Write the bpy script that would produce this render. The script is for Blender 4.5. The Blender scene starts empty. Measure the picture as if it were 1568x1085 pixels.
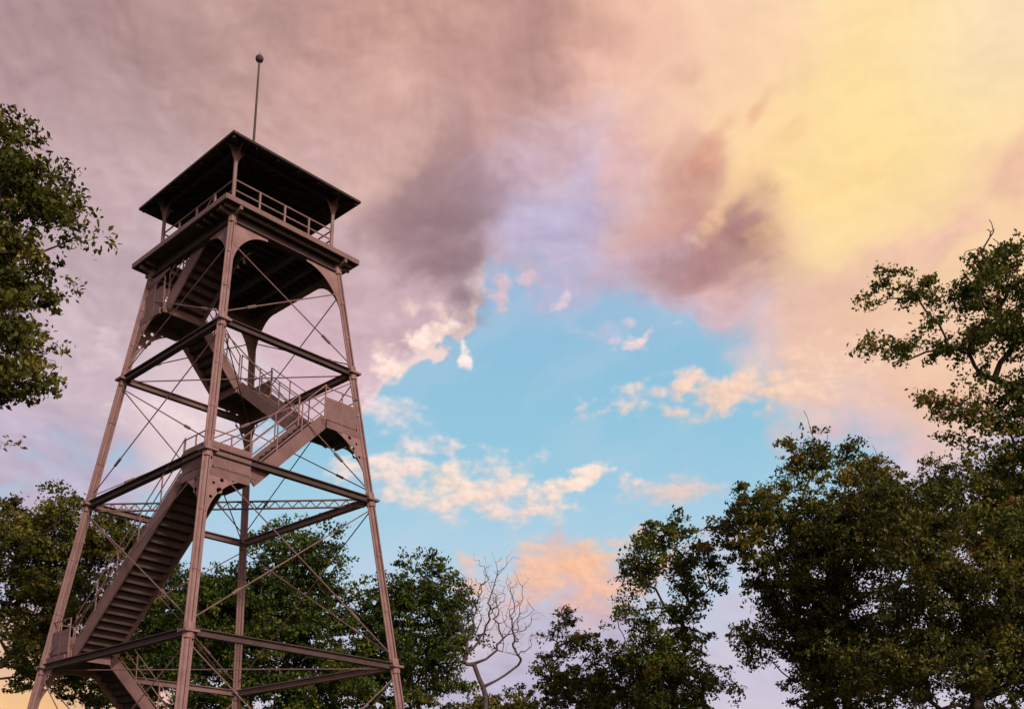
import bpy, math, random
import numpy as np
from mathutils import Vector, Matrix
from mathutils.geometry import tessellate_polygon

scene = bpy.context.scene
scene.view_settings.view_transform = 'Standard'
scene.view_settings.look = 'None'
scene.view_settings.exposure = 0
COL = scene.collection
EYE = 1.6
PITCH = math.radians(12.0)
ROLL = 0.012
FPX = 1620.0

def lin(c):
    out = []
    for v in c:
        v = v / 255.0
        out.append(v / 12.92 if v <= 0.04045 else ((v + 0.055) / 1.055) ** 2.4)
    return out

def new_obj(name, me, parent=None, mats=()):
    ob = bpy.data.objects.new(name, me); COL.objects.link(ob)
    for k in mats: me.materials.append(k)
    if parent: ob.parent = parent
    return ob

# ------------------------------------------------------------------ camera
cam_d = bpy.data.cameras.new("camera")
cam = bpy.data.objects.new("camera", cam_d)
COL.objects.link(cam)
cam_d.sensor_width = 36.0
cam_d.lens = 36.0 * FPX / 1568.0
cam_d.shift_y = 0.2675
cam_d.clip_end = 8000
R0 = Vector((1, 0, 0)); F0 = Vector((0, math.cos(PITCH), math.sin(PITCH)))
U0 = Vector((0, -math.sin(PITCH), math.cos(PITCH)))
Rr = (R0 + ROLL * U0).normalized(); Uu = (U0 - ROLL * R0).normalized()
m = Matrix((Rr, Uu, -F0)).transposed().to_4x4()
m.translation = Vector((0, 0, EYE))
cam.matrix_world = m
scene.camera = cam

# ------------------------------------------------------------------ world light + sun
SUN_EL, SUN_AZ = math.radians(28), math.radians(146)
world = bpy.data.worlds.new("World"); scene.world = world; world.use_nodes = True
wt = world.node_tree; wt.nodes.clear()
sk = wt.nodes.new('ShaderNodeTexSky'); sk.sky_type = 'NISHITA'; sk.sun_disc = False
sk.sun_elevation = SUN_EL; sk.sun_rotation = SUN_AZ
tint = wt.nodes.new('ShaderNodeVectorMath'); tint.operation = 'MULTIPLY'; tint.inputs[1].default_value = (1.45, .92, .80)
bg = wt.nodes.new('ShaderNodeBackground'); bg.inputs[1].default_value = 0.13
wo = wt.nodes.new('ShaderNodeOutputWorld')
wt.links.new(sk.outputs[0], tint.inputs[0]); wt.links.new(tint.outputs[0], bg.inputs[0]); wt.links.new(bg.outputs[0], wo.inputs[0])
sd = bpy.data.lights.new("sun", 'SUN'); sun = bpy.data.objects.new("sun", sd); COL.objects.link(sun)
sd.energy = 3.6; sd.angle = math.radians(8); sd.color = (1.0, 0.78, 0.60)
dsun = Vector((math.sin(SUN_AZ) * math.cos(SUN_EL), math.cos(SUN_AZ) * math.cos(SUN_EL), math.sin(SUN_EL)))
sun.rotation_euler = dsun.to_track_quat('Z', 'Y').to_euler()

# ------------------------------------------------------------------ cloudy sky dome
def bearing(u, v):
    """surveyed compass bearing / elevation (degrees) of a cloud feature"""
    du, dv = u - 784.0, v - 962.0
    du, dv = du + dv * ROLL, dv - du * ROLL
    a = -dv; c, s = math.cos(PITCH), math.sin(PITCH)
    y = FPX * c - a * s; z = FPX * s + a * c
    return math.degrees(math.atan2(du, y)), math.degrees(math.atan2(z, math.hypot(du, y)))

rngS = np.random.default_rng(5)
TAB = rngS.uniform(0, 2 * np.pi, (256, 256))
GX, GY = np.cos(TAB), np.sin(TAB)
def gnoise(x, y):
    xi = np.floor(x).astype(int); yi = np.floor(y).astype(int); fx = x - xi; fy = y - yi
    u = fx ** 3 * (fx * (fx * 6 - 15) + 10); v = fy ** 3 * (fy * (fy * 6 - 15) + 10)
    def g(i, j):
        a = (xi + i) & 255; b = (yi + j) & 255
        return GX[a, b] * (fx - i) + GY[a, b] * (fy - j)
    n0 = g(0, 0) * (1 - u) + g(1, 0) * u; n1 = g(0, 1) * (1 - u) + g(1, 1) * u
    return (n0 * (1 - v) + n1 * v) * 1.9
def fbm(x, y, octv, gain=.5, lac=2.03, an=1.0, rot=0.0):
    """isotropic-octave fbm; stretch 'an' along direction 'rot' (deg) fades out toward fine octaves"""
    s = 0; a = 1; t = 0; fr = 1.0
    for i in range(octv):
        th = math.radians(rot); st = 1 + (an - 1) * (.78 ** i)
        xr = (x * math.cos(th) + y * math.sin(th)) / st; yr = (-x * math.sin(th) + y * math.cos(th))
        ph = 1.1 * i
        xq = (xr * math.cos(ph) - yr * math.sin(ph)) * fr + 17.3 * i; yq = (xr * math.sin(ph) + yr * math.cos(ph)) * fr - 9.1 * i
        s = s + a * gnoise(xq, yq); t += a * a
        fr *= lac; a *= gain
    return s / math.sqrt(t) / .42
def sstep(a, b, x):
    t = np.clip((x - a) / (b - a), 0, 1); return t * t * (3 - 2 * t)

azs = np.concatenate([np.arange(-116, -33, 1.6), np.arange(-33, 33, .09), np.arange(33, 116.5, 1.6)])
elv = np.concatenate([np.arange(-4, 5, 1.0), np.arange(5, 45, .09), np.arange(45, 87, 1.6)])
AZ, EL = np.meshgrid(azs, elv)
X, Y = AZ, EL
B_ = (150, 190, 220)
CT = [
 (0,20,(172,141,144),1,3.5),(200,30,(170,137,136),1,3.2),(330,90,(198,163,157),1,2.2),(420,40,(184,145,139),1,2.6),(600,60,(200,155,144),1,3.0),
 (820,50,(190,147,139),1,2.4),(930,90,(221,171,155),1,1.8),(1000,60,(245,196,171),1,2.2),(1150,30,(248,208,180),1,3.3),(1350,60,(253,220,170),1,3.5),(1530,60,(248,222,190),1,3.5),
 (30,200,(191,162,166),1,3.5),(220,190,(187,157,158),1,2.2),(210,260,(208,178,178),1,2.0),(450,150,(209,171,165),1,2.2),(560,180,(222,178,168),1,1.9),(640,150,(206,161,151),1,2.0),(760,180,(200,157,151),1,2.0),
 (850,210,(216,182,184),1,1.7),(870,270,(194,182,210),.92,1.7),(1010,150,(245,202,181),1,2.2),(940,190,(214,186,198),1,1.6),(1140,180,(252,214,168),1,3),(1310,220,(255,228,150),1,3.8),(1500,200,(255,230,164),1,3.5),
 (60,360,(187,163,171),1,3),(180,420,(198,176,184),1,3),(590,260,(209,172,167),1,2.2),(560,340,(199,168,171),1,2.0),(670,310,(172,141,144),1,1.8),(680,390,(164,137,143),1,1.7),(740,340,(184,155,161),1,1.4),
 (820,350,(187,180,214),.88,1.9),(930,270,(222,180,176),1,1.7),(960,350,(214,174,167),1,1.9),(1040,280,(216,166,153),1,1.5),(1060,370,(199,152,147),1,1.7),(1140,385,(189,144,143),1,1.5),(1190,335,(220,170,148),1,1.3),
 (1190,250,(254,216,160),1,2.4),(1380,320,(255,220,164),1,3),(1540,310,(242,194,168),1,2.6),
 (560,440,(202,174,184),1,2.0),(640,450,(210,178,186),1,1.4),(740,420,(200,168,178),.95,1.0),(800,400,(194,174,198),.75,1.2),(880,400,(196,182,210),.7,1.8),(1000,430,(208,182,198),.85,1.6),(1090,450,(212,174,178),1,1.7),(1250,470,(230,188,176),1,2.6),
 (1420,430,(240,200,170),1,3),(150,520,(212,190,198),1,2.6),(50,620,(197,175,190),.95,2.8),
 (770,520,B_,-.15,1.8),(890,490,B_,.0,1.8),(690,610,B_,-.15,2.3),(850,600,B_,-.2,3.2),(1010,540,B_,.0,1.8),(1000,650,B_,-.1,2.6),(800,680,B_,-.1,2),
 (1130,500,(218,194,204),.45,1.6),(1120,600,(242,208,192),.5,1.3),(1250,560,(245,204,178),1,2.0),(1370,560,(240,196,172),1,2.2),
 (1150,680,B_,.0,2.2),(1300,670,(200,192,214),.4,1.9),(620,680,(214,205,220),.15,1.6),
 (680,750,(236,214,214),.4,1.6),(1040,800,(214,192,206),.35,1.5),
 (740,835,B_,.0,1.8),(930,800,B_,.0,1.6),(870,860,(238,192,172),.8,1.6),(780,900,(218,196,200),.5,1.6),
 (850,970,(190,182,206),.7,2.2),(1120,950,(204,198,216),.65,2.6),(300,640,(230,206,210),.8,2.2),(420,760,B_,.1,2.6),(110,700,(190,184,210),.55,2),
 (550,800,B_,.0,2),(20,900,(192,176,198),.6,2.5),(10,1030,(250,198,134),1,2),(1500,900,(206,198,216),.7,3.5),(500,560,(216,184,194),.9,1.6),
]
wx = fbm(X / 7.0, Y / 6.0, 5, .44); wy = fbm(X / 7.0 + 40, Y / 6.0 + 13, 5, .44)
dx = fbm(X / 1.6 + 7, Y / 1.4 + 3, 5, .52); dy = fbm(X / 1.6 + 71, Y / 1.4 + 33, 5, .52)
PX, PY = X + .80 * wx + .05 * dx, Y + .65 * wy + .05 * dy
C = np.zeros(X.shape + (3,)); D = np.zeros(X.shape); W = np.full(X.shape, 1e-7)
C += np.array(lin((196, 160, 166))) * 1e-7; D += 1e-7
for (u, v, rgb, d, sg) in CT:
    a, e = bearing(u, v); sg *= .90
    w = np.exp(-((PX - a) ** 2 + (PY - e) ** 2) / (2 * sg * sg))
    C += w[..., None] * np.array(lin(rgb)); D += w * d; W += w
C /= W[..., None]; D /= W
f = fbm((X + .5 * wx) / 4.2, (Y + .5 * wy) / 3.6, 6, .45, an=1.5, rot=25)
def hgt(ox, oy): return fbm((X + ox + .25 * wx) / 4.0 + 9, (Y + oy + .25 * wy) / 2.9 + 4, 5, .46, an=1.4, rot=20)
relief = hgt(0, 0) - hgt(.32, .30)
puff = fbm(X / 1.3 + .1 * wx, Y / 1.05 + .1 * wy, 5, .5)
streak = fbm(X / 2.4, Y / 2.4 + 8, 5, .45, an=3.0, rot=28)
ra, re = bearing(660, 510)
cr = np.exp(-(((AZ - ra) / 4.6) ** 2 + ((EL - re) / 4.0) ** 2))
dens = D + .10 * f * (1 - .3 * cr) + .045 * puff * (1 + cr) + .04 * streak
wd = .27 - .18 * cr
al = sstep(.46 - wd, .46 + wd, dens)
lum = (C @ np.array([.3, .5, .2]))
calm = 1 - .72 * sstep(.40, .68, lum)
tone = np.clip(.040 * f + .12 * relief + .018 * streak, -.28, .28)
C = C * np.exp((tone * calm)[..., None] * np.array([1.0, 1.12, 1.02]))
rim = (cr * sstep(.40, .58, dens) * (1 - sstep(.66, .98, dens)))[..., None]
C = C * (1 - .85 * rim) + np.array(lin((255, 222, 210))) * .85 * rim
ks = [-4, 6, 10, 14, 18, 22, 27, 32, 45, 88]
kc = np.array([lin(c) for c in [(214,180,186),(216,200,212),(204,200,220),(188,209,228),(166,206,227),(148,199,223),(144,192,220),(166,186,217),(168,160,196),(150,145,180)]])
clear = np.stack([np.interp(EL, ks, kc[:, i]) for i in range(3)], -1)
veil = (.10 * sstep(-.5, 2.2, streak + .5 * f))[..., None]
clear = clear * (1 - veil) + np.array(lin((226, 216, 226))) * veil
SKY = clear * (1 - al[..., None]) + C * al[..., None]
K = .0353
mot = fbm(X / 1.7 + 5, Y / 1.15 + .1 * wx, 7, .58, an=1.3, rot=12)
mo2 = fbm((X + .22) / 1.7 + 5, (Y + .12) / 1.15 + .1 * wx, 7, .58, an=1.3, rot=12)
bil = fbm(X / 3.2 + 50, Y / 2.4 + 20 + .15 * wx, 7, .52, an=1.3, rot=25)
bi2 = fbm((X + .3) / 3.2 + 50, (Y + .28) / 2.4 + 20 + .15 * wx, 7, .52, an=1.3, rot=25)
# broad cloud bodies (shadowed bases and lit flanks) - feathered, billowed outline
BIG = [(670,330,95,95,70,(153,123,128),.72),(690,410,60,50,80,(142,116,125),.6),(610,240,90,30,35,(226,186,172),.55),(560,120,70,40,40,(216,172,160),.55),(690,90,150,38,25,(186,144,138),.45),
 (760,150,80,40,50,(192,149,145),.35),(460,230,120,36,15,(204,170,169),.45),(250,90,120,40,25,(166,135,136),.5),(220,180,90,34,-10,(176,147,151),.45),(120,250,110,34,20,(206,180,182),.45),
 (1080,375,120,38,12,(172,127,127),.82),(1150,350,60,34,25,(164,121,123),.58),(1040,280,60,46,45,(200,147,136),.6),(1000,330,70,30,30,(206,154,144),.5),(1080,225,44,14,40,(222,160,134),.5),(1110,310,60,15,30,(250,204,160),.6),(1160,160,30,9,40,(232,176,136),.6),(1045,120,34,16,10,(218,168,148),.5),(1220,190,28,8,30,(240,196,146),.4),
 (950,240,90,26,50,(226,178,170),.5),(1250,300,90,20,25,(254,214,150),.5),(1460,330,90,24,20,(246,202,168),.4),(1300,440,130,26,15,(226,180,172),.5),(1430,370,90,20,20,(232,184,170),.5),(1550,275,50,26,30,(232,178,164),.5),(820,60,80,40,40,(180,139,134),.4),(900,420,110,30,15,(196,178,206),.4)]
for (u, v, ru, rv, an, rgb, st) in BIG:
    a, e = bearing(u, v); t = math.radians(an); qx = X - a + .3 * wx + .10 * dx; qy = Y - e + .25 * wy + .08 * dy
    lx = (qx * math.cos(t) + qy * math.sin(t)) / (ru * K * 1.3); ly = (-qx * math.sin(t) + qy * math.cos(t)) / (rv * K * 1.3)
    r = np.sqrt(lx * lx + ly * ly)
    mk = sstep(-.35, 1.0, 1.0 - r + bil * .24) * sstep(2.1, 1.0, r) * st
    sh = np.clip(1 + .10 * (bil - bi2) + .015 * mot, .8, 1.2)
    SKY = SKY * (1 - mk[..., None]) + np.array(lin(rgb)) * sh[..., None] * mk[..., None]
FE = [ (712,533,9,26,8,(252,232,226),1),(697,497,16,6,10,(250,222,216),.8),(650,512,34,14,38,(255,228,218),1),(598,560,34,15,38,(255,226,214),1),
 (765,440,12,22,-15,(232,190,194),.7),(808,426,13,13,0,(228,192,200),.7),(860,462,7,12,-30,(230,208,216),.7),(990,512,36,9,22,(246,214,214),.9),
 (925,508,46,12,-4,(196,192,218),.5),(965,492,10,5,0,(236,204,212),.45),(595,628,46,15,-8,(246,224,220),.75),(645,678,56,14,-12,(246,222,220),.7),
 (690,735,120,34,-2,(253,224,202),.95),(780,768,70,26,0,(248,216,202),.85),(610,730,64,24,0,(242,218,212),.7),(860,742,54,7,6,(252,224,210),.85),(905,730,32,14,0,(252,226,210),.95),(955,730,20,9,0,(250,218,210),.8),
 (1040,752,60,18,4,(242,202,186),.75),(880,866,130,34,3,(246,192,156),.9),(840,910,110,24,-12,(236,186,166),.65),(940,895,50,18,0,(242,190,164),.6),(1010,598,90,9,8,(246,216,204),.75),(1130,596,150,20,2,(247,212,190),.9),(1230,568,170,26,8,(245,206,182),.7),(1330,600,110,18,5,(240,196,174),.5),
 (160,515,22,10,30,(232,208,212),.45),(150,545,16,16,0,(230,206,210),.4),(430,680,40,14,0,(238,210,212),.5),(505,640,40,14,25,(244,208,202),.5),(250,640,60,24,0,(240,216,216),.5)]
for (u, v, ru, rv, an, rgb, st) in FE:
    a, e = bearing(u, v); t = math.radians(an); qx = X - a + .14 * dx; qy = Y - e + .10 * dy
    lx = (qx * math.cos(t) + qy * math.sin(t)) / (ru * K * 1.4); ly = (-qx * math.sin(t) + qy * math.cos(t)) / (rv * K * 1.4)
    r = np.sqrt(lx * lx + ly * ly)
    big = ru > 45
    mk = sstep(-.25 if big else -.15, 1.2 if big else .8, 1.0 - r + mot * (.30 if big else .33)) * sstep(1.9, 1.1, r) * st
    shade = np.clip(1 + .06 * (mot - mo2) + .02 * mot + .05 * np.clip(ly, -1, 1), .8, 1.1)
    SKY = SKY * (1 - mk[..., None]) + (np.array(lin(rgb)) * shade[..., None] ** np.array([.8, 1.1, 1.2])) * mk[..., None]
SKY = np.clip(SKY, 0.02, 1.0)
RD = 2600.0
ar, er = np.radians(AZ), np.radians(EL)
VV = np.stack([RD * np.sin(ar) * np.cos(er), RD * np.cos(ar) * np.cos(er), RD * np.sin(er)], -1).reshape(-1, 3)
ne, na = AZ.shape
ii = (np.arange(ne - 1)[:, None] * na + np.arange(na - 1)[None]).ravel()
FF = np.stack([ii, ii + na, ii + na + 1, ii + 1], -1)
me = bpy.data.meshes.new("sky")
me.vertices.add(len(VV)); me.vertices.foreach_set('co', VV.astype(np.float32).ravel())
me.loops.add(FF.size); me.loops.foreach_set('vertex_index', FF.astype(np.int32).ravel())
me.polygons.add(len(FF)); me.polygons.foreach_set('loop_start', (np.arange(len(FF)) * 4).astype(np.int32))
ca_ = me.attributes.new('cloud', 'FLOAT_COLOR', 'POINT')
ca_.data.foreach_set('color', np.concatenate([SKY.reshape(-1, 3), np.ones((len(VV), 1))], 1).astype(np.float32).ravel())
me.update(calc_edges=True)
ms = bpy.data.materials.new("cloudy_sky"); ms.use_nodes = True; nt = ms.node_tree; nt.nodes.clear()
at = nt.nodes.new('ShaderNodeAttribute'); at.attribute_name = 'cloud'
em = nt.nodes.new('ShaderNodeEmission'); ou = nt.nodes.new('ShaderNodeOutputMaterial')
nt.links.new(at.outputs['Color'], em.inputs[0]); nt.links.new(em.outputs[0], ou.inputs[0])
ms.cycles.emission_sampling = 'NONE'
new_obj("sky", me, None, [ms])

# ------------------------------------------------------------------ materials
def mat_noise(name, c1, c2, scale=3.0, rough=0.6, bump=0.0, metal=0.0, detail=6):
    mt = bpy.data.materials.new(name); mt.use_nodes = True
    nt = mt.node_tree; b = nt.nodes['Principled BSDF']
    t = nt.nodes.new('ShaderNodeTexCoord'); nz = nt.nodes.new('ShaderNodeTexNoise')
    nz.inputs['Scale'].default_value = scale; nz.inputs['Detail'].default_value = detail; nz.inputs['Roughness'].default_value = .65
    nt.links.new(t.outputs['Object'], nz.inputs['Vector'])
    r = nt.nodes.new('ShaderNodeValToRGB'); r.color_ramp.elements[0].position = .33; r.color_ramp.elements[1].position = .67
    r.color_ramp.elements[0].color = (*c1, 1); r.color_ramp.elements[1].color = (*c2, 1)
    nt.links.new(nz.outputs['Fac'], r.inputs[0]); nt.links.new(r.outputs[0], b.inputs['Base Color'])
    b.inputs['Roughness'].default_value = rough; b.inputs['Metallic'].default_value = metal
    b.inputs['Specular IOR Level'].default_value = .3
    if bump:
        bp = nt.nodes.new('ShaderNodeBump'); bp.inputs['Strength'].default_value = bump; bp.inputs['Distance'].default_value = .02
        nt.links.new(nz.outputs['Fac'], bp.inputs['Height']); nt.links.new(bp.outputs[0], b.inputs['Normal'])
    return mt
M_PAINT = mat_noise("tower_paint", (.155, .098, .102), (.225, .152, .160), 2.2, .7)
M_DARK = mat_noise("tower_beam_dark", (.040, .028, .030), (.065, .046, .049), 2.5, .7)  # front beams; the rear ones get a lighter colour to look lit
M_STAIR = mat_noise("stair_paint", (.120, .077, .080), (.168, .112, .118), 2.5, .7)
M_TREAD_SHADE = mat_noise("stair_treads_shaded", (.038, .027, .028), (.062, .044, .046), 3.0, .8)  # shade under flights and landings is put into this dark colour
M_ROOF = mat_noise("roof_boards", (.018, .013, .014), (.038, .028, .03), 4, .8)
M_FLOOR = mat_noise("floor_boards", (.048, .035, .036), (.08, .059, .06), 4, .8)
M_BARK = mat_noise("bark", (.03, .022, .018), (.075, .06, .047), 6, .9, .5)
M_BARE = mat_noise("bare_bark", (.045, .037, .036), (.085, .07, .067), 6, .9, .3)

def leaf_mat(name, cols):
    mt = bpy.data.materials.new(name); mt.use_nodes = True
    nt = mt.node_tree; b = nt.nodes['Principled BSDF']; out = nt.nodes['Material Output']
    at = nt.nodes.new('ShaderNodeAttribute'); at.attribute_name = 'shade'
    r = nt.nodes.new('ShaderNodeValToRGB'); e = r.color_ramp.elements
    e[0].color = (*cols[0], 1); e[1].color = (*cols[3], 1)
    x = e.new(.45); x.color = (*cols[1], 1); x = e.new(.8); x.color = (*cols[2], 1)
    nt.links.new(at.outputs['Fac'], r.inputs[0]); nt.links.new(r.outputs[0], b.inputs['Base Color'])
    b.inputs['Roughness'].default_value = .55; b.inputs['Specular IOR Level'].default_value = .2
    tr = nt.nodes.new('ShaderNodeBsdfTranslucent'); nt.links.new(r.outputs[0], tr.inputs[0])
    mx = nt.nodes.new('ShaderNodeMixShader'); mx.inputs[0].default_value = .30
    nt.links.new(b.outputs[0], mx.inputs[1]); nt.links.new(tr.outputs[0], mx.inputs[2]); nt.links.new(mx.outputs[0], out.inputs[0])
    return mt
L_GREEN = leaf_mat("leaves_green", [(.016, .032, .007), (.044, .078, .012), (.095, .138, .019), (.17, .18, .035)])
L_OLIVE = leaf_mat("leaves_olive", [(.024, .034, .008), (.068, .084, .014), (.142, .148, .022), (.22, .17, .045)])
L_RED = leaf_mat("leaves_oak", [(.021, .036, .008), (.060, .088, .013), (.13, .150, .021), (.25, .10, .04)])

# ------------------------------------------------------------------ ground
me = bpy.data.meshes.new("ground"); g = 3000
me.from_pydata([(-g, -g, 0), (g, -g, 0), (g, g, 0), (-g, g, 0)], [], [(0, 1, 2, 3)])
new_obj("ground", me, None, [mat_noise("grass", (.03, .045, .015), (.07, .085, .03), .8, .9)])

# ------------------------------------------------------------------ part builder
class Part:
    def __init__(s): s.V = []; s.F = []
    def add(s, vs, fs):
        o = len(s.V); s.V += [tuple(v) for v in vs]; s.F += [tuple(i + o for i in f) for f in fs]
    def box(s, p, q, w, h, up=Vector((0, 0, 1)), off=(0, 0)):
        p = Vector(p); q = Vector(q); ax = (q - p).normalized()
        sd = ax.cross(up)
        if sd.length < 1e-4: sd = ax.cross(Vector((1, 0, 0)))
        sd.normalize(); u2 = sd.cross(ax).normalized()
        vs = []
        for c in (p, q):
            for a, b in ((-1, -1), (1, -1), (1, 1), (-1, 1)):
                vs.append(c + sd * (a * w / 2 + off[0]) + u2 * (b * h / 2 + off[1]))
        s.add(vs, [(0, 3, 2, 1), (4, 5, 6, 7), (0, 1, 5, 4), (1, 2, 6, 5), (2, 3, 7, 6), (3, 0, 4, 7)])
    def ibeam(s, p, q, w, h, t=.025):
        s.box(p, q, t, h - 2 * t)
        s.box(p, q, w, t, off=(0, h / 2 - t / 2)); s.box(p, q, w, t, off=(0, -h / 2 + t / 2))
    def tube(s, p, q, r, r2=None, n=8, cap=True):
        p = Vector(p); q = Vector(q); r2 = r if r2 is None else r2
        ax = (q - p).normalized(); t = ax.cross(Vector((0, 0, 1)))
        if t.length < 1e-3: t = ax.cross(Vector((1, 0, 0)))
        t.normalize(); b = ax.cross(t)
        vs = [c + (t * math.cos(2 * math.pi * i / n) + b * math.sin(2 * math.pi * i / n)) * rr for c, rr in ((p, r), (q, r2)) for i in range(n)]
        fs = [(i, (i + 1) % n, n + (i + 1) % n, n + i) for i in range(n)]
        if cap: fs += [tuple(range(n))[::-1], tuple(range(n, 2 * n))]
        s.add(vs, fs)
    def plate(s, org, X, Y, outer, holes=(), t=.02):
        X = Vector(X).normalized(); Y = Vector(Y); Nn = X.cross(Y).normalized()
        loops = [outer] + list(holes)
        tris = tessellate_polygon([[Vector((a, b, 0)) for a, b in lp] for lp in loops])
        flat = [p for lp in loops for p in lp]; n = len(flat)
        vs = [org + X * a + Y * b + Nn * (t / 2) for a, b in flat] + [org + X * a + Y * b - Nn * (t / 2) for a, b in flat]
        fs = [tuple(t_) for t_ in tris] + [tuple(i + n for i in t_[::-1]) for t_ in tris]
        o = 0
        for lp in loops:
            k = len(lp)
            for i in range(k): fs.append((o + i, o + (i + 1) % k, n + o + (i + 1) % k, n + o + i))
            o += k
        s.add(vs, fs)
    def done(s, name, parent, mat, smooth=False):
        me = bpy.data.meshes.new(name); me.from_pydata(s.V, [], s.F); me.validate(); me.update()
        return new_obj(name, me, parent, [mat])

# ------------------------------------------------------------------ lookout tower
tower = bpy.data.objects.new("lookout_tower", None); COL.objects.link(tower)
S = 5.0
CX, CY = -1.6504 * S, 5.8375 * S
dL = Vector((-.7242, .6896, 0)); dR = Vector((.6896, .7242, 0)); UP = Vector((0, 0, 1))
def Z(H): return EYE + S * H
def Aw(z): return S * (1.582 - .283 * ((z - EYE) / S - 1))
def Bw(z): return S * (1.253 - .220 * ((z - EYE) / S - 1))
def Q(a, b, z): return Vector((CX, CY, 0)) + dL * a + dR * b + UP * z
def Pt(s, t, z, ins=0.0): return Q(s * (Aw(z) / 2 - ins), t * (Bw(z) / 2 - ins), z)
FR, LE, BA, RI = (-1, -1), (1, -1), (1, 1), (-1, 1)
corners = [FR, LE, BA, RI]
levels = [0.0, Z(1.0), Z(1.963), Z(2.746), Z(3.43)]
DECK = 19.1

legs = Part()
for (s_, t_) in corners:
    for i in range(4):
        p, q = Pt(s_, t_, levels[i]), Pt(s_, t_, levels[i + 1])
        r = (.092, .084, .076, .07)[i]
        legs.tube(p, q, r, r, 12)
        for dd in (dL, dR):
            legs.box(p, q, .025, 2 * r + .11, up=dd)
        for k in (0, 1):
            z0 = levels[i + k]
            if k == 1 or i > 0:
                legs.tube(Pt(s_, t_, z0 - .2), Pt(s_, t_, z0 + .2), r + .045 + .002 * k, None, 8)
        if i > 0 and i < 4:
            c = Pt(s_, t_, levels[i])
            legs.box(c - UP * .03, c + UP * .03, .38, .38, up=dL)
        for fz in (.33, .66):
            zz = levels[i] * (1 - fz) + levels[i + 1] * fz
            legs.tube(Pt(s_, t_, zz - .05), Pt(s_, t_, zz + .05), r + .018, None, 12)
    c = Pt(s_, t_, 0)
    legs.box(c, c + UP * .35, .9, .9, up=dL)
legs.done("legs", tower, M_PAINT)

beams = Part(); beamsb = Part(); rods = Part()
faces4 = [(FR, LE), (FR, RI), (RI, BA), (LE, BA)]
for fi, (c0, c1) in enumerate(faces4):
    bm_ = beams if fi < 2 else beamsb  # rear beams coloured lighter, painting in light on their inner faces
    for i in (1, 2, 3):
        p, q = Pt(*c0, levels[i]), Pt(*c1, levels[i])
        d = (q - p).normalized(); p = p + d * .12; q = q - d * .12
        bm_.ibeam(p, q, .17, .19)
    p, q = Pt(*c0, levels[4] + .02), Pt(*c1, levels[4] + .02); d = (q - p).normalized()
    bm_.ibeam(p + d * .1, q - d * .1, .22, .36)
    for i in range(4):
        z0, z1 = levels[i] + (.28 if i else .4), levels[i + 1] - .26
        if i == 3: z1 -= .55
        for a, b in ((c0, c1), (c1, c0)):
            p, q = Pt(*a, z0), Pt(*b, z1)
            rods.tube(p, q, .018, None, 6)
            d = (q - p); e = p + d * .22; dn = d.normalized()
            rods.tube(e - dn * .16, e + dn * .16, .042, None, 6)
zl = levels[2] - .08
p, q = Pt(*LE, zl), Pt(*RI, zl); d = (q - p); L = d.length; dn = d.normalized(); p = p + dn * .2; L -= .4
for o in (-.11, .11): rods.box(p + UP * o, p + dn * L + UP * o, .07, .035)
n = 46
for i in range(n):
    a = p + dn * (L * i / n); b = p + dn * (L * (i + 1) / n); s1 = .1 if i % 2 else -.1
    rods.box(a + UP * s1, b - UP * s1, .012, .03)
for i in (1, 2, 3):
    for a, b in ((LE, RI), (FR, BA)):
        if i == 2 and a == LE: continue
        rods.tube(Pt(*a, levels[i] - .06), Pt(*b, levels[i] - .06), .018, None, 6)
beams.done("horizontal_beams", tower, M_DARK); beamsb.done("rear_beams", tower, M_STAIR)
rods.done("tie_rods", tower, M_STAIR)

def arc_gusset(part, c, inward, down, W, Hh, holes=False, lip=.10):
    pts = [(0, -.02), (W, -.02), (W, lip)]
    for i in range(1, 15):
        th = math.pi / 2 * i / 14
        x = W - (W - .10) * math.sin(th); y = lip + (Hh - lip) * (1 - math.cos(th))
        pts.append((x, y))
    pts.append((0, Hh))
    hs = []
    if holes:
        for (hx, hy, hr) in ((.33 * W, .17 * Hh, .055), (.55 * W, .12 * Hh, .045), (.30 * W, .36 * Hh, .085), (.17 * W, .25 * Hh, .04), (.14 * W, .50 * Hh, .045), (.75 * W, .09 * Hh, .035)):
            hs.append([(hx + hr * math.cos(2 * math.pi * k / 12), hy + hr * math.sin(2 * math.pi * k / 12)) for k in range(12)])
    part.plate(c, inward, down, pts, hs, .02)

gus = Part()
def gussets_at(s_, t_, z, W, Hh, holes):
    c = Pt(s_, t_, z); dn = (Pt(s_, t_, z - 1) - c)
    dn.normalize()
    arc_gusset(gus, c, dL * (-s_), dn, W, Hh, holes); arc_gusset(gus, c, dR * (-t_), dn, W, Hh, holes)
for c in corners:
    gussets_at(*c, levels[4] - .16, 1.15, 1.55, False)

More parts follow.
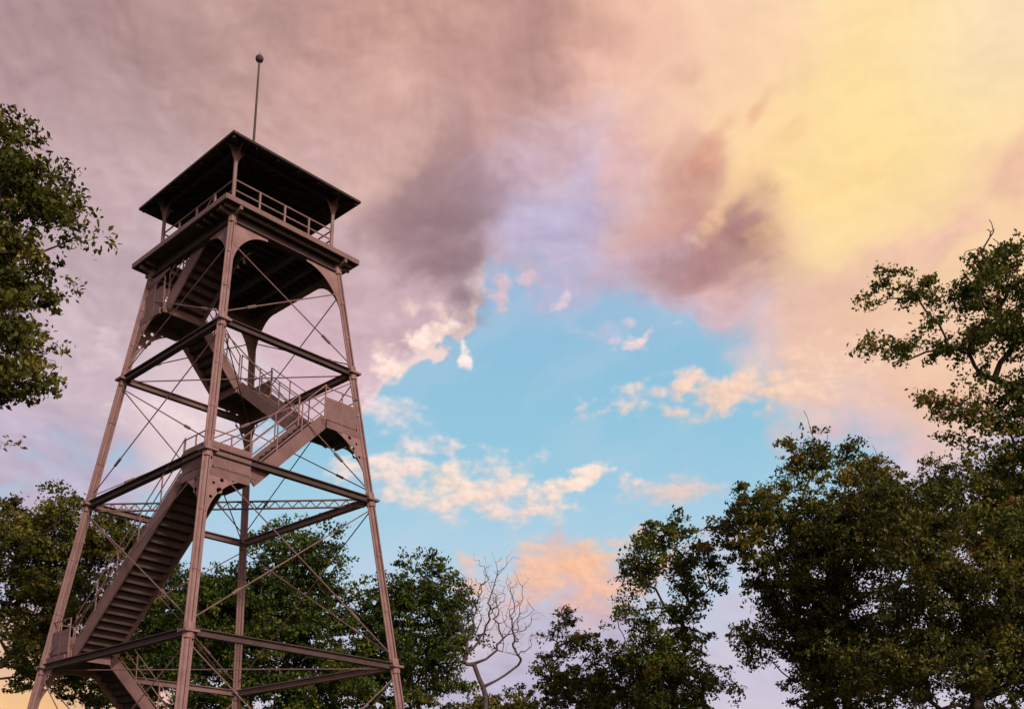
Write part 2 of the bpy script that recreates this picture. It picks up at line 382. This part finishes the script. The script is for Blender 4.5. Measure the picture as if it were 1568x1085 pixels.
stair = Part(); rail = Part(); tread = Part()
HALF, INS, SW = .58, .68, 1.14
stops = [(RI, 0.02), (BA, Z(.28)), (LE, Z(1.06)), (FR, Z(1.88)), (RI, Z(2.38)), (BA, Z(2.83)), (LE, Z(3.14)), (FR, DECK)]
def lc(c, z): return Pt(*c, z, INS)
def railing(p, q, h=.98, posts=3, n=2, r=.017):
    for k in range(n + 1):
        o = UP * (h * (1 - k * .38)); rail.tube(p + o, q + o, r, None, 6)
    for k in range(posts + 1):
        a = p.lerp(q, k / posts); rail.box(a, a + UP * h, .03, .03, up=dL)
for i in range(len(stops)):
    c, z = stops[i]
    if 0 < i < len(stops) - 1:
        ctr = lc(c, z); s_, t_ = c
        a = ctr - dL * HALF; b = ctr + dL * HALF
        tread.box(a, b, 2 * HALF, .05)
        for sgn in (-1, 1):
            stair.box(a + dR * sgn * (HALF + .025), b + dR * sgn * (HALF + .025), .05, .26, off=(0, -.06))
            stair.box(ctr - dR * HALF + dL * sgn * (HALF + .025), ctr + dR * HALF + dL * sgn * (HALF + .025), .05, .26, off=(0, -.06))
        lg = Pt(s_, t_, z - .15)
        o1 = dL * (-s_) * 1.25; o2 = dR * (-t_) * 1.25
        stair.box(lg, lg + o1, .06, .2); stair.box(lg, lg + o2, .06, .2)
        e1 = ctr + dL * s_ * (HALF + .06); stair.box(e1 - dR * HALF + UP * .36, e1 + dR * HALF + UP * .36, .02, .66)
        e2 = ctr + dR * t_ * (HALF + .06); stair.box(e2 - dL * HALF + UP * .36, e2 + dL * HALF + UP * .36, .02, .66)
        railing(e1 - dR * HALF, e1 + dR * HALF, posts=2); railing(e2 - dL * HALF, e2 + dL * HALF, posts=2)
        gussets_at(s_, t_, z - .05, 1.4, 1.6, True)
for i in range(len(stops) - 1):
    (c0, z0), (c1, z1) = stops[i], stops[i + 1]
    a, b = lc(c0, z0), lc(c1, z1)
    d = Vector((b.x - a.x, b.y - a.y, 0)).normalized(); sd = d.cross(UP)
    a = a + d * (HALF + .05); b = b - d * (HALF + .05)
    for sg in (-1, 1):
        o = sd * sg * SW / 2
        stair.box(a + o, b + o, .045, .36, off=(0, -.02))
        railing(a + o + UP * .08, b + o + UP * .08, posts=max(3, int((b - a).length / 1.1)))
    ns = max(4, int(round((z1 - z0) / .19)))
    dz = (z1 - z0) / ns; run = (b - a).to_2d().length / ns
    for k in range(ns):
        p = a.lerp(b, (k + .5) / ns) - UP * .02
        tread.box(p - sd * (SW / 2 - .03), p + sd * (SW / 2 - .03), run * 1.06, .035)
        pr = p + d * run * .5 + UP * dz * .5
        tread.box(pr - sd * (SW / 2 - .03), pr + sd * (SW / 2 - .03), .015, dz)
stair.done("stairs", tower, M_STAIR); tread.done("stair_treads_shaded", tower, M_TREAD_SHADE)
rail.done("stair_railings", tower, M_PAINT); gus.done("gusset_plates", tower, M_PAINT)

pf = Part(); joist = Part()
PA, PB = 5.25 / 2, 4.49 / 2
h0, h1, g0, g1 = -.75, 1.75, -1.70, -.22
def slab(part, a0, a1, b0, b1, z, t):
    part.box(Q(a0, (b0 + b1) / 2, z), Q(a1, (b0 + b1) / 2, z), abs(b1 - b0), t)
zs = DECK - .06
slab(joist, -PA, PA, g1, PB, zs, .06); slab(joist, -PA, PA, -PB, g0, zs, .06)
slab(joist, -PA, h0, g0, g1, zs, .06); slab(joist, h1, PA, g0, g1, zs, .06)
for s_ in (-1, 1):
    pf.box(Q(-PA - .03, s_ * (PB + .02), zs - .03), Q(PA + .03, s_ * (PB + .02), zs - .03), .05, .15)
    pf.box(Q(s_ * (PA + .02), -PB + .006, zs - .03), Q(s_ * (PA + .02), PB - .006, zs - .03), .05, .15)
    pf.box(Q(-2.2, s_ * 1.85, DECK + .07), Q(2.2, s_ * 1.85, DECK + .07), .10, .20)
    pf.box(Q(s_ * 2.15, -1.80, DECK + .07), Q(s_ * 2.15, 1.80, DECK + .07), .10, .20)
a = -PA + .2
while a < PA - .1:
    if h0 < a < h1:
        joist.box(Q(a, g1, zs - .12), Q(a, PB - .05, zs - .12), .06, .17)
    else:
        joist.box(Q(a, -PB + .05, zs - .12), Q(a, PB - .05, zs - .12), .06, .17)
    a += .36
joist.ibeam(Q(-2.1, .35, zs - .36), Q(2.1, .35, zs - .36), .16, .26)
joist.ibeam(Q(-2.1, 1.1, zs - .36), Q(2.1, 1.1, zs - .36), .14, .24)
for (s_, t_) in corners:
    lg = Pt(s_, t_, levels[4])
    for dd, sg in ((dL, s_), (dR, t_)):
        pf.box(lg + UP * .05, lg + dd * sg * .42 + UP * .12, .08, .12)
pf.done("platform_edge", tower, M_STAIR)
joist.done("platform_floor", tower, M_FLOOR)

dr = Part(); RA, RB = 2.0, 1.7
def rpost(a, b, h=1.0): dr.box(Q(a, b, DECK), Q(a, b, DECK + h), .05, .05, up=dL)
for s_ in (-1, 1):
    for hh in (1.0, .68, .36):
        dr.tube(Q(-RA, s_ * RB, DECK + hh), Q(RA, s_ * RB, DECK + hh), .024, None, 6)
        dr.tube(Q(s_ * RA, -RB, DECK + hh), Q(s_ * RA, RB, DECK + hh), .024, None, 6)
    for k in range(1, 4):
        rpost(-RA + 2 * RA * k / 4, s_ * RB)
        rpost(s_ * RA, -RB + 2 * RB * k / 4)
dr.done("deck_railing", tower, M_PAINT)

EAVE = Z(3.874); EA, EB = 1.074 * S / 2, .890 * S / 2; APEX = EAVE + 1.05
def roofz(a, b): return EAVE + (APEX - EAVE) * (1 - max(abs(a) / EA, abs(b) / EB))
rp = Part()
for (s_, t_) in corners:
    base = Q(s_ * RA, t_ * RB, DECK); zt = roofz(RA, RB) - .05
    top = Q(s_ * RA, t_ * RB, zt)
    rp.tube(base, top, .055, None, 10)
    for dd in (dL * -s_, dR * -t_, dL * s_, dR * t_):
        outw = dd.dot(top - Q(0, 0, zt)) > 0
        ln = .42 if outw else .5
        pts = [(0, 0), (ln, 0 if not outw else .1)] + [(ln * (1 - math.sin(t * math.pi / 2 / 6)) + .03, .75 * (1 - math.cos(t * math.pi / 2 / 6)) + .06) for t in range(1, 7)] + [(0, .8)]
        rp.plate(top + UP * .02, dd, -UP, pts, (), .02)
rp.done("roof_posts", tower, M_PAINT)
rf = Part()
E = [Q(-EA, -EB, EAVE), Q(EA, -EB, EAVE), Q(EA, EB, EAVE), Q(-EA, EB, EAVE)]
T = [e + UP * .07 for e in E]; ap, ap2 = Q(0, 0, APEX), Q(0, 0, APEX + .08)
rf.add(E + T + [ap, ap2], [(1, 0, 8), (2, 1, 8), (3, 2, 8), (0, 3, 8), (4, 5, 9), (5, 6, 9), (6, 7, 9), (7, 4, 9), (0, 1, 5, 4), (1, 2, 6, 5), (2, 3, 7, 6), (3, 0, 4, 7)])
for i in range(4):
    e0_, e1_ = E[i], E[(i + 1) % 4]
    rf.box(e0_.lerp(ap, .03) - UP * .05, ap - UP * .05, .08, .12)
    for k in range(1, 6):
        a = e0_.lerp(e1_, k / 6); b = e0_.lerp(e1_, .5 + (k / 6 - .5) * .12).lerp(ap, .88)
        rf.box(a.lerp(b, .03) - UP * .035, b - UP * .035, .05, .09)
for s_ in (-1, 1):
    z = roofz(RA, RB) - .12
    rf.box(Q(-RA, s_ * RB, z), Q(RA, s_ * RB, z), .1, .14); rf.box(Q(s_ * RA, -RB + .06, z), Q(s_ * RA, RB - .06, z), .1, .14)
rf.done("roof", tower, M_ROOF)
fp = Part(); fp.tube(Q(0, 0, APEX - .1), Q(0, 0, Z(4.9)), .045, .03, 8)
bz = Z(4.925); R_ = .13
for i in range(8):
    t0 = -math.pi / 2 + math.pi * i / 8; t1 = -math.pi / 2 + math.pi * (i + 1) / 8
    fp.tube(Q(0, 0, bz + R_ * math.sin(t0)), Q(0, 0, bz + R_ * math.sin(t1) + 1e-4), max(.004, R_ * math.cos(t0)), max(.004, R_ * math.cos(t1)), 14, False)
fp.tube(Q(0, 0, bz + .1), Q(0, 0, bz + .3), .012, .004, 6)
fp.done("flagpole", tower, M_DARK)

# ------------------------------------------------------------------ trees
def skeleton(rng, base, fork, targets, rt, jit, wob):
    pos = []; par = []; dist = []
    n = 7
    for i in range(n + 1):
        f = i / n
        p = base * (1 - f) + fork * f + rng.normal(0, 1, 3) * np.array([.12, .12, 0]) * (0 < i < n) * wob * 2
        pos.append(p); par.append(i - 1); dist.append(0 if i == 0 else dist[-1] + np.linalg.norm(p - pos[-2]))
    start = n - 2
    order = np.argsort(np.linalg.norm(targets - fork, axis=1))
    tips = []
    for k in order:
        t = targets[k]
        A = np.array(pos[start:]); Dn = np.array(dist[start:])
        dv = t - A; dd = np.linalg.norm(dv, axis=1)
        cost = dd + .25 * Dn + np.where(dv[:, 2] < -.3, 1.0 * -dv[:, 2], 0)
        j = int(np.argmin(cost)) + start
        p0 = pos[j]; L = np.linalg.norm(t - p0)
        ns = 2 if L < 1.2 else (3 if L < 3 else 5)
        prev = j
        for q in range(1, ns + 1):
            f = q / ns
            pp = p0 * (1 - f) + t * f + rng.normal(0, 1, 3) * L * .06 * jit * (q < ns) + np.array([0, 0, 1]) * L * .12 * math.sin(math.pi * f) * (1 if jit > .6 else -.6)
            pos.append(pp); par.append(prev); dist.append(dist[prev] + L / ns); prev = len(pos) - 1
        tips.append(prev)
    pos = np.array(pos); par = np.array(par)
    cnt = np.zeros(len(pos))
    for t in tips: cnt[t] += 1
    for i in range(len(pos) - 1, 0, -1): cnt[par[i]] += cnt[i]
    rad = rt * np.maximum(cnt, .6) ** .5
    hz = np.clip((fork[2] - pos[:n, 2]) / max(fork[2], 1), 0, 1); rad[:n] *= 1 + .35 * hz
    return pos, par, rad

def tubes(pos, par, rad, n=5):
    idx = np.arange(1, len(pos)); a = pos[par[idx]]; b = pos[idx]
    ra = np.minimum(rad[par[idx]], rad[idx] * 1.6); rb = rad[idx]
    ax = b - a; ax /= np.linalg.norm(ax, axis=1, keepdims=True) + 1e-9
    ref = np.where(np.abs(ax[:, 2:3]) > .9, np.array([[1., 0, 0]]), np.array([[0, 0, 1.]]))
    t = np.cross(ax, ref); t /= np.linalg.norm(t, axis=1, keepdims=True); bb = np.cross(ax, t)
    th = 2 * np.pi * np.arange(n) / n; cs = np.cos(th)[None, :, None]; sn = np.sin(th)[None, :, None]
    ring = t[:, None] * cs + bb[:, None] * sn
    V = np.concatenate([a[:, None] + ring * ra[:, None, None], b[:, None] + ring * rb[:, None, None]], 1)
    m_ = len(idx); o = (np.arange(m_) * 2 * n)[:, None]; i = np.arange(n)[None]
    F = np.stack([o + i, o + (i + 1) % n, o + n + (i + 1) % n, o + n + i], -1).reshape(-1, 4)
    return V.reshape(-1, 3), F

def quad_mesh(name, V, F, mi, shade, mats):
    me = bpy.data.meshes.new(name)
    me.vertices.add(len(V)); me.vertices.foreach_set('co', V.astype(np.float32).ravel())
    me.loops.add(F.size); me.loops.foreach_set('vertex_index', F.astype(np.int32).ravel())
    me.polygons.add(len(F)); me.polygons.foreach_set('loop_start', (np.arange(len(F)) * 4).astype(np.int32))
    me.polygons.foreach_set('material_index', mi.astype(np.int32))
    at = me.attributes.new('shade', 'FLOAT', 'POINT'); at.data.foreach_set('value', shade.astype(np.float32))
    me.update(calc_edges=True)
    return new_obj(name, me, None, mats)

def make_tree(name, base, fork, lobes, seed, dens=1.0, leaves=110, ls=.2, cr=.5, lm=L_GREEN, bark=M_BARK, rt=.016, jit=1.0, tone=.0, leafless=False, wob=None, bare_tips=0):
    rng = np.random.default_rng(seed)
    tg = []
    for (x, y, z, rx, ry, rz) in lobes:
        n = max(6, int(4.19 * rx * ry * rz * dens))
        d = rng.normal(0, 1, (n, 3)); d /= np.linalg.norm(d, axis=1, keepdims=True)
        r = rng.random(n) ** .42 * (1 + rng.normal(0, .12, n))
        tg.append(np.array([x, y, z]) + d * r[:, None] * np.array([rx, ry, rz]))
    tg = np.concatenate(tg)
    base = np.array(base, float); fork = np.array(fork, float)
    tall = tg
    if bare_tips:      # dead leafless twigs poking above the crown
        hi = tg[np.argsort(-tg[:, 2])[:bare_tips * 3]]
        tips = hi[rng.choice(len(hi), bare_tips, replace=False)] + rng.normal(0, .2, (bare_tips, 3)) + np.array([0, 0, .75])
        tall = np.concatenate([tg, tips])
    pos, par, rad = skeleton(rng, base, fork, tall, rt, jit, jit if wob is None else wob)
    V, F = tubes(pos, par, rad)
    sh = np.zeros(len(V)); mi = np.zeros(len(F))
    if not leafless:
        m_ = len(tg)
        k = rng.integers(int(leaves * .5), int(leaves * 1.45), m_)
        ci = np.repeat(np.arange(m_), k); nl = len(ci)
        csz = (cr * rng.uniform(.65, 1.3, m_))[ci]
        ns = 8
        sp = rng.normal(0, 1, (m_, ns, 3)) * np.array([.75, .75, .5])
        si = rng.integers(0, ns, nl)
        c = tg[ci] + sp[ci, si] * csz[:, None] * .78 + rng.normal(0, 1, (nl, 3)) * (csz * .26)[:, None] * np.array([1, 1, .65])
        u = rng.normal(0, 1, (nl, 3)); u[:, 2] -= .35; u /= np.linalg.norm(u, axis=1, keepdims=True)
        w = rng.normal(0, 1, (nl, 3)) + np.array([0, 0, .9]); v = np.cross(w, u); v /= np.linalg.norm(v, axis=1, keepdims=True)
        nn = np.cross(u, v)
        l = ls * rng.uniform(.6, 1.3, nl); wd = l * rng.uniform(.42, .62, nl)
        LV = np.stack([c - u * (l / 2)[:, None], c + v * (wd / 2)[:, None] + nn * (l * .08)[:, None] + u * (l * .06)[:, None], c + u * (l / 2)[:, None], c - v * (wd / 2)[:, None] + nn * (l * .08)[:, None] + u * (l * .06)[:, None]], 1).reshape(-1, 3)
        LF = np.arange(nl * 4).reshape(-1, 4) + len(V)
        cs_ = rng.normal(.45 + tone, .21, m_)[ci] + rng.normal(0, .14, nl)
        rare = rng.random(nl) < .008; cs_[rare] = 1.0
        V = np.concatenate([V, LV]); F = np.concatenate([F, LF])
        sh = np.concatenate([sh, np.repeat(np.clip(cs_, 0, 1), 4)]); mi = np.concatenate([mi, np.ones(nl)])
    return quad_mesh(name, V, F, mi, sh, [bark, lm])

make_tree("oak_tree", (-13.2, 17.6, 0), (-12.6, 17.5, 7.5),
  [(-9.65,17,13.75,1.1,1.2,.85),(-8.6,17,12.95,1.0,1.1,.65),(-9.5,17.2,11.6,1.25,1.1,.9),(-9.1,16.8,10.35,1.25,1.1,.7),(-9.05,17,9.5,1.15,1.0,.55),(-9.9,17,8.7,1.0,.9,.65),(-11.4,17.5,11.7,2.1,2.0,2.6)],
  11, dens=6.5, leaves=180, ls=.118, cr=.32, lm=L_OLIVE, rt=.010, tone=.0)
make_tree("deciduous_tree", (-23.5,45,0), (-23,45,8.5),
  [(-22.3,45,14.8,3.5,3,2.3),(-18.6,45,15.0,2.7,2.5,1.8),(-19.5,46,12.2,3.4,3,2.0),(-20.5,46,9.8,2.6,2.5,1.4),(-25,44,13,3,3,2)], 21, dens=1.5, leaves=140, ls=.19, cr=.5, lm=L_OLIVE, rt=.010, tone=-.05)
make_tree("deciduous_tree", (-15.5,48,0), (-15.3,48,7), [(-15.5,48,12.4,2.7,2.5,2.5),(-13.2,49,13.4,2.1,2,1.8),(-14.5,48,9.4,3.4,2.6,2.2),(-18.5,49,9.8,2.8,2,2.1)], 22, dens=1.8, leaves=140, ls=.19, lm=L_GREEN, tone=-.10, rt=.011)
make_tree("deciduous_tree", (-10,48,0), (-10,48,7), [(-10.2,48,14.9,2.2,2.2,2.0),(-11.8,48,12,3,2.8,2.5),(-9.1,48,12,1.8,2,2.4),(-10,48,8.8,3.4,2.5,2.0)], 23, dens=1.8, leaves=140, ls=.19, lm=L_GREEN, tone=-.05, rt=.011)
make_tree("deciduous_tree", (-4.8,50,0), (-4.8,50,7), [(-6.4,50,13.2,1.8,1.8,1.9),(-4.3,50,14.1,1.7,1.8,1.7),(-3.1,50,12.4,1.6,1.8,1.9),(-5.3,50,10.2,3.2,2.5,2.5),(-7.7,51,9.6,1.7,1.5,2.0)], 24, dens=1.9, leaves=140, ls=.19, lm=L_GREEN, tone=-.02, rt=.011)
make_tree("bare_tree", (-1.0,45,0), (-1.1,45,8.2), [(-1.0,45,12.4,1.8,1.3,2.2),(-2.0,45,11.3,.9,.8,1.6),(.3,45,11.2,1.1,.8,1.6)], 25, dens=18, bark=M_BARE, rt=.0048, jit=.55, leafless=True, wob=.3)
make_tree("deciduous_tree", (2.7,50,0), (2.7,50,7.5), [(2.4,50,12.2,.95,1,1.2),(3.5,50,11.6,.8,.8,.8),(2.3,50,9.9,1.1,1.1,1.2)], 26, dens=3.0, ls=.18, leaves=110, lm=L_OLIVE, cr=.42, rt=.011)
make_tree("young_tree", (1,51,0), (1,51,4), [(.9,51,8.5,1.8,1.5,1.3),(3.3,51,8.8,1.7,1.5,1.5),(-1.4,51,8.0,1.9,1.5,1.2)], 27, dens=3, lm=L_OLIVE, tone=.08, cr=.45, rt=.011, ls=.18)
make_tree("young_tree", (5,49,0), (5,49,5), [(4.6,49,9.6,1.3,1.4,1.9),(6,49,9.2,1.7,1.4,1.8)], 28, dens=3, lm=L_OLIVE, tone=.03, cr=.45, rt=.011, ls=.18)
make_tree("deciduous_tree", (7,45,0), (7,45,8), [(6.5,45,15.0,1.5,1.5,1.7),(8.1,45,13.8,1.3,1.4,1.8),(5.3,45,12.9,1.0,1.1,1.2),(6.6,45,10.8,1.9,1.7,1.9),(7.2,45,8.8,2.3,2,1.7)], 29, dens=2.2, ls=.18, leaves=120, lm=L_RED, cr=.45, rt=.011, tone=-.08)
make_tree("deciduous_tree", (12.8,42,0), (12.7,42,8), [(9.7,42,15.2,1.5,1.5,1.6),(12.3,42,17.6,1.3,1.3,1.7),(14.7,42,17.5,1.1,1.1,1.6),(11.8,42,13.9,2.8,2.6,2.5),(14.5,41,14.5,2.9,2.6,2.6),(11.8,42,11,2.5,2.3,2.1),(13.5,42,9,3.3,2.8,2.2)], 30, dens=1.8, leaves=140, ls=.18, lm=L_OLIVE, cr=.46, rt=.011, tone=-.06, bare_tips=6)
make_tree("deciduous_tree", (16,36,0), (16,36,7), [(14.2,36,13.7,2.0,1.8,1.8),(17,36,13.9,2.4,2,2.3),(15.5,35,11.2,2.9,2.3,2.3),(18.5,36,11.4,2.5,2.3,2.7),(14.2,36,8.6,2.9,2.5,2.0),(17.5,36,8.2,3,2.5,2.0)], 31, dens=2.1, leaves=140, lm=L_OLIVE, tone=-.05, ls=.155, cr=.45, rt=.010)
make_tree("oak_tree", (16,25.5,0), (15.6,25.4,8), [(9.9,25,16.0,1.4,.8,.42),(9.4,25,14.4,1.1,.8,.5),(12.2,25,16.3,1.5,1.2,1.1),(13.2,25,14.8,1.4,1.2,1.3),(11.2,25,14.6,1.1,.8,.6),(10.9,25,12.6,1.1,.9,.6),(12.4,25,13.0,1.2,1,.8),(12.7,25,11.4,1.6,1.3,1.1),(11.9,25,9.9,1.1,1.0,.7),(14.8,25,14,1.6,1.8,2.8)],
  32, dens=4.3, leaves=150, ls=.122, cr=.34, lm=L_RED, rt=.010, tone=.06, jit=1.3, bare_tips=12)
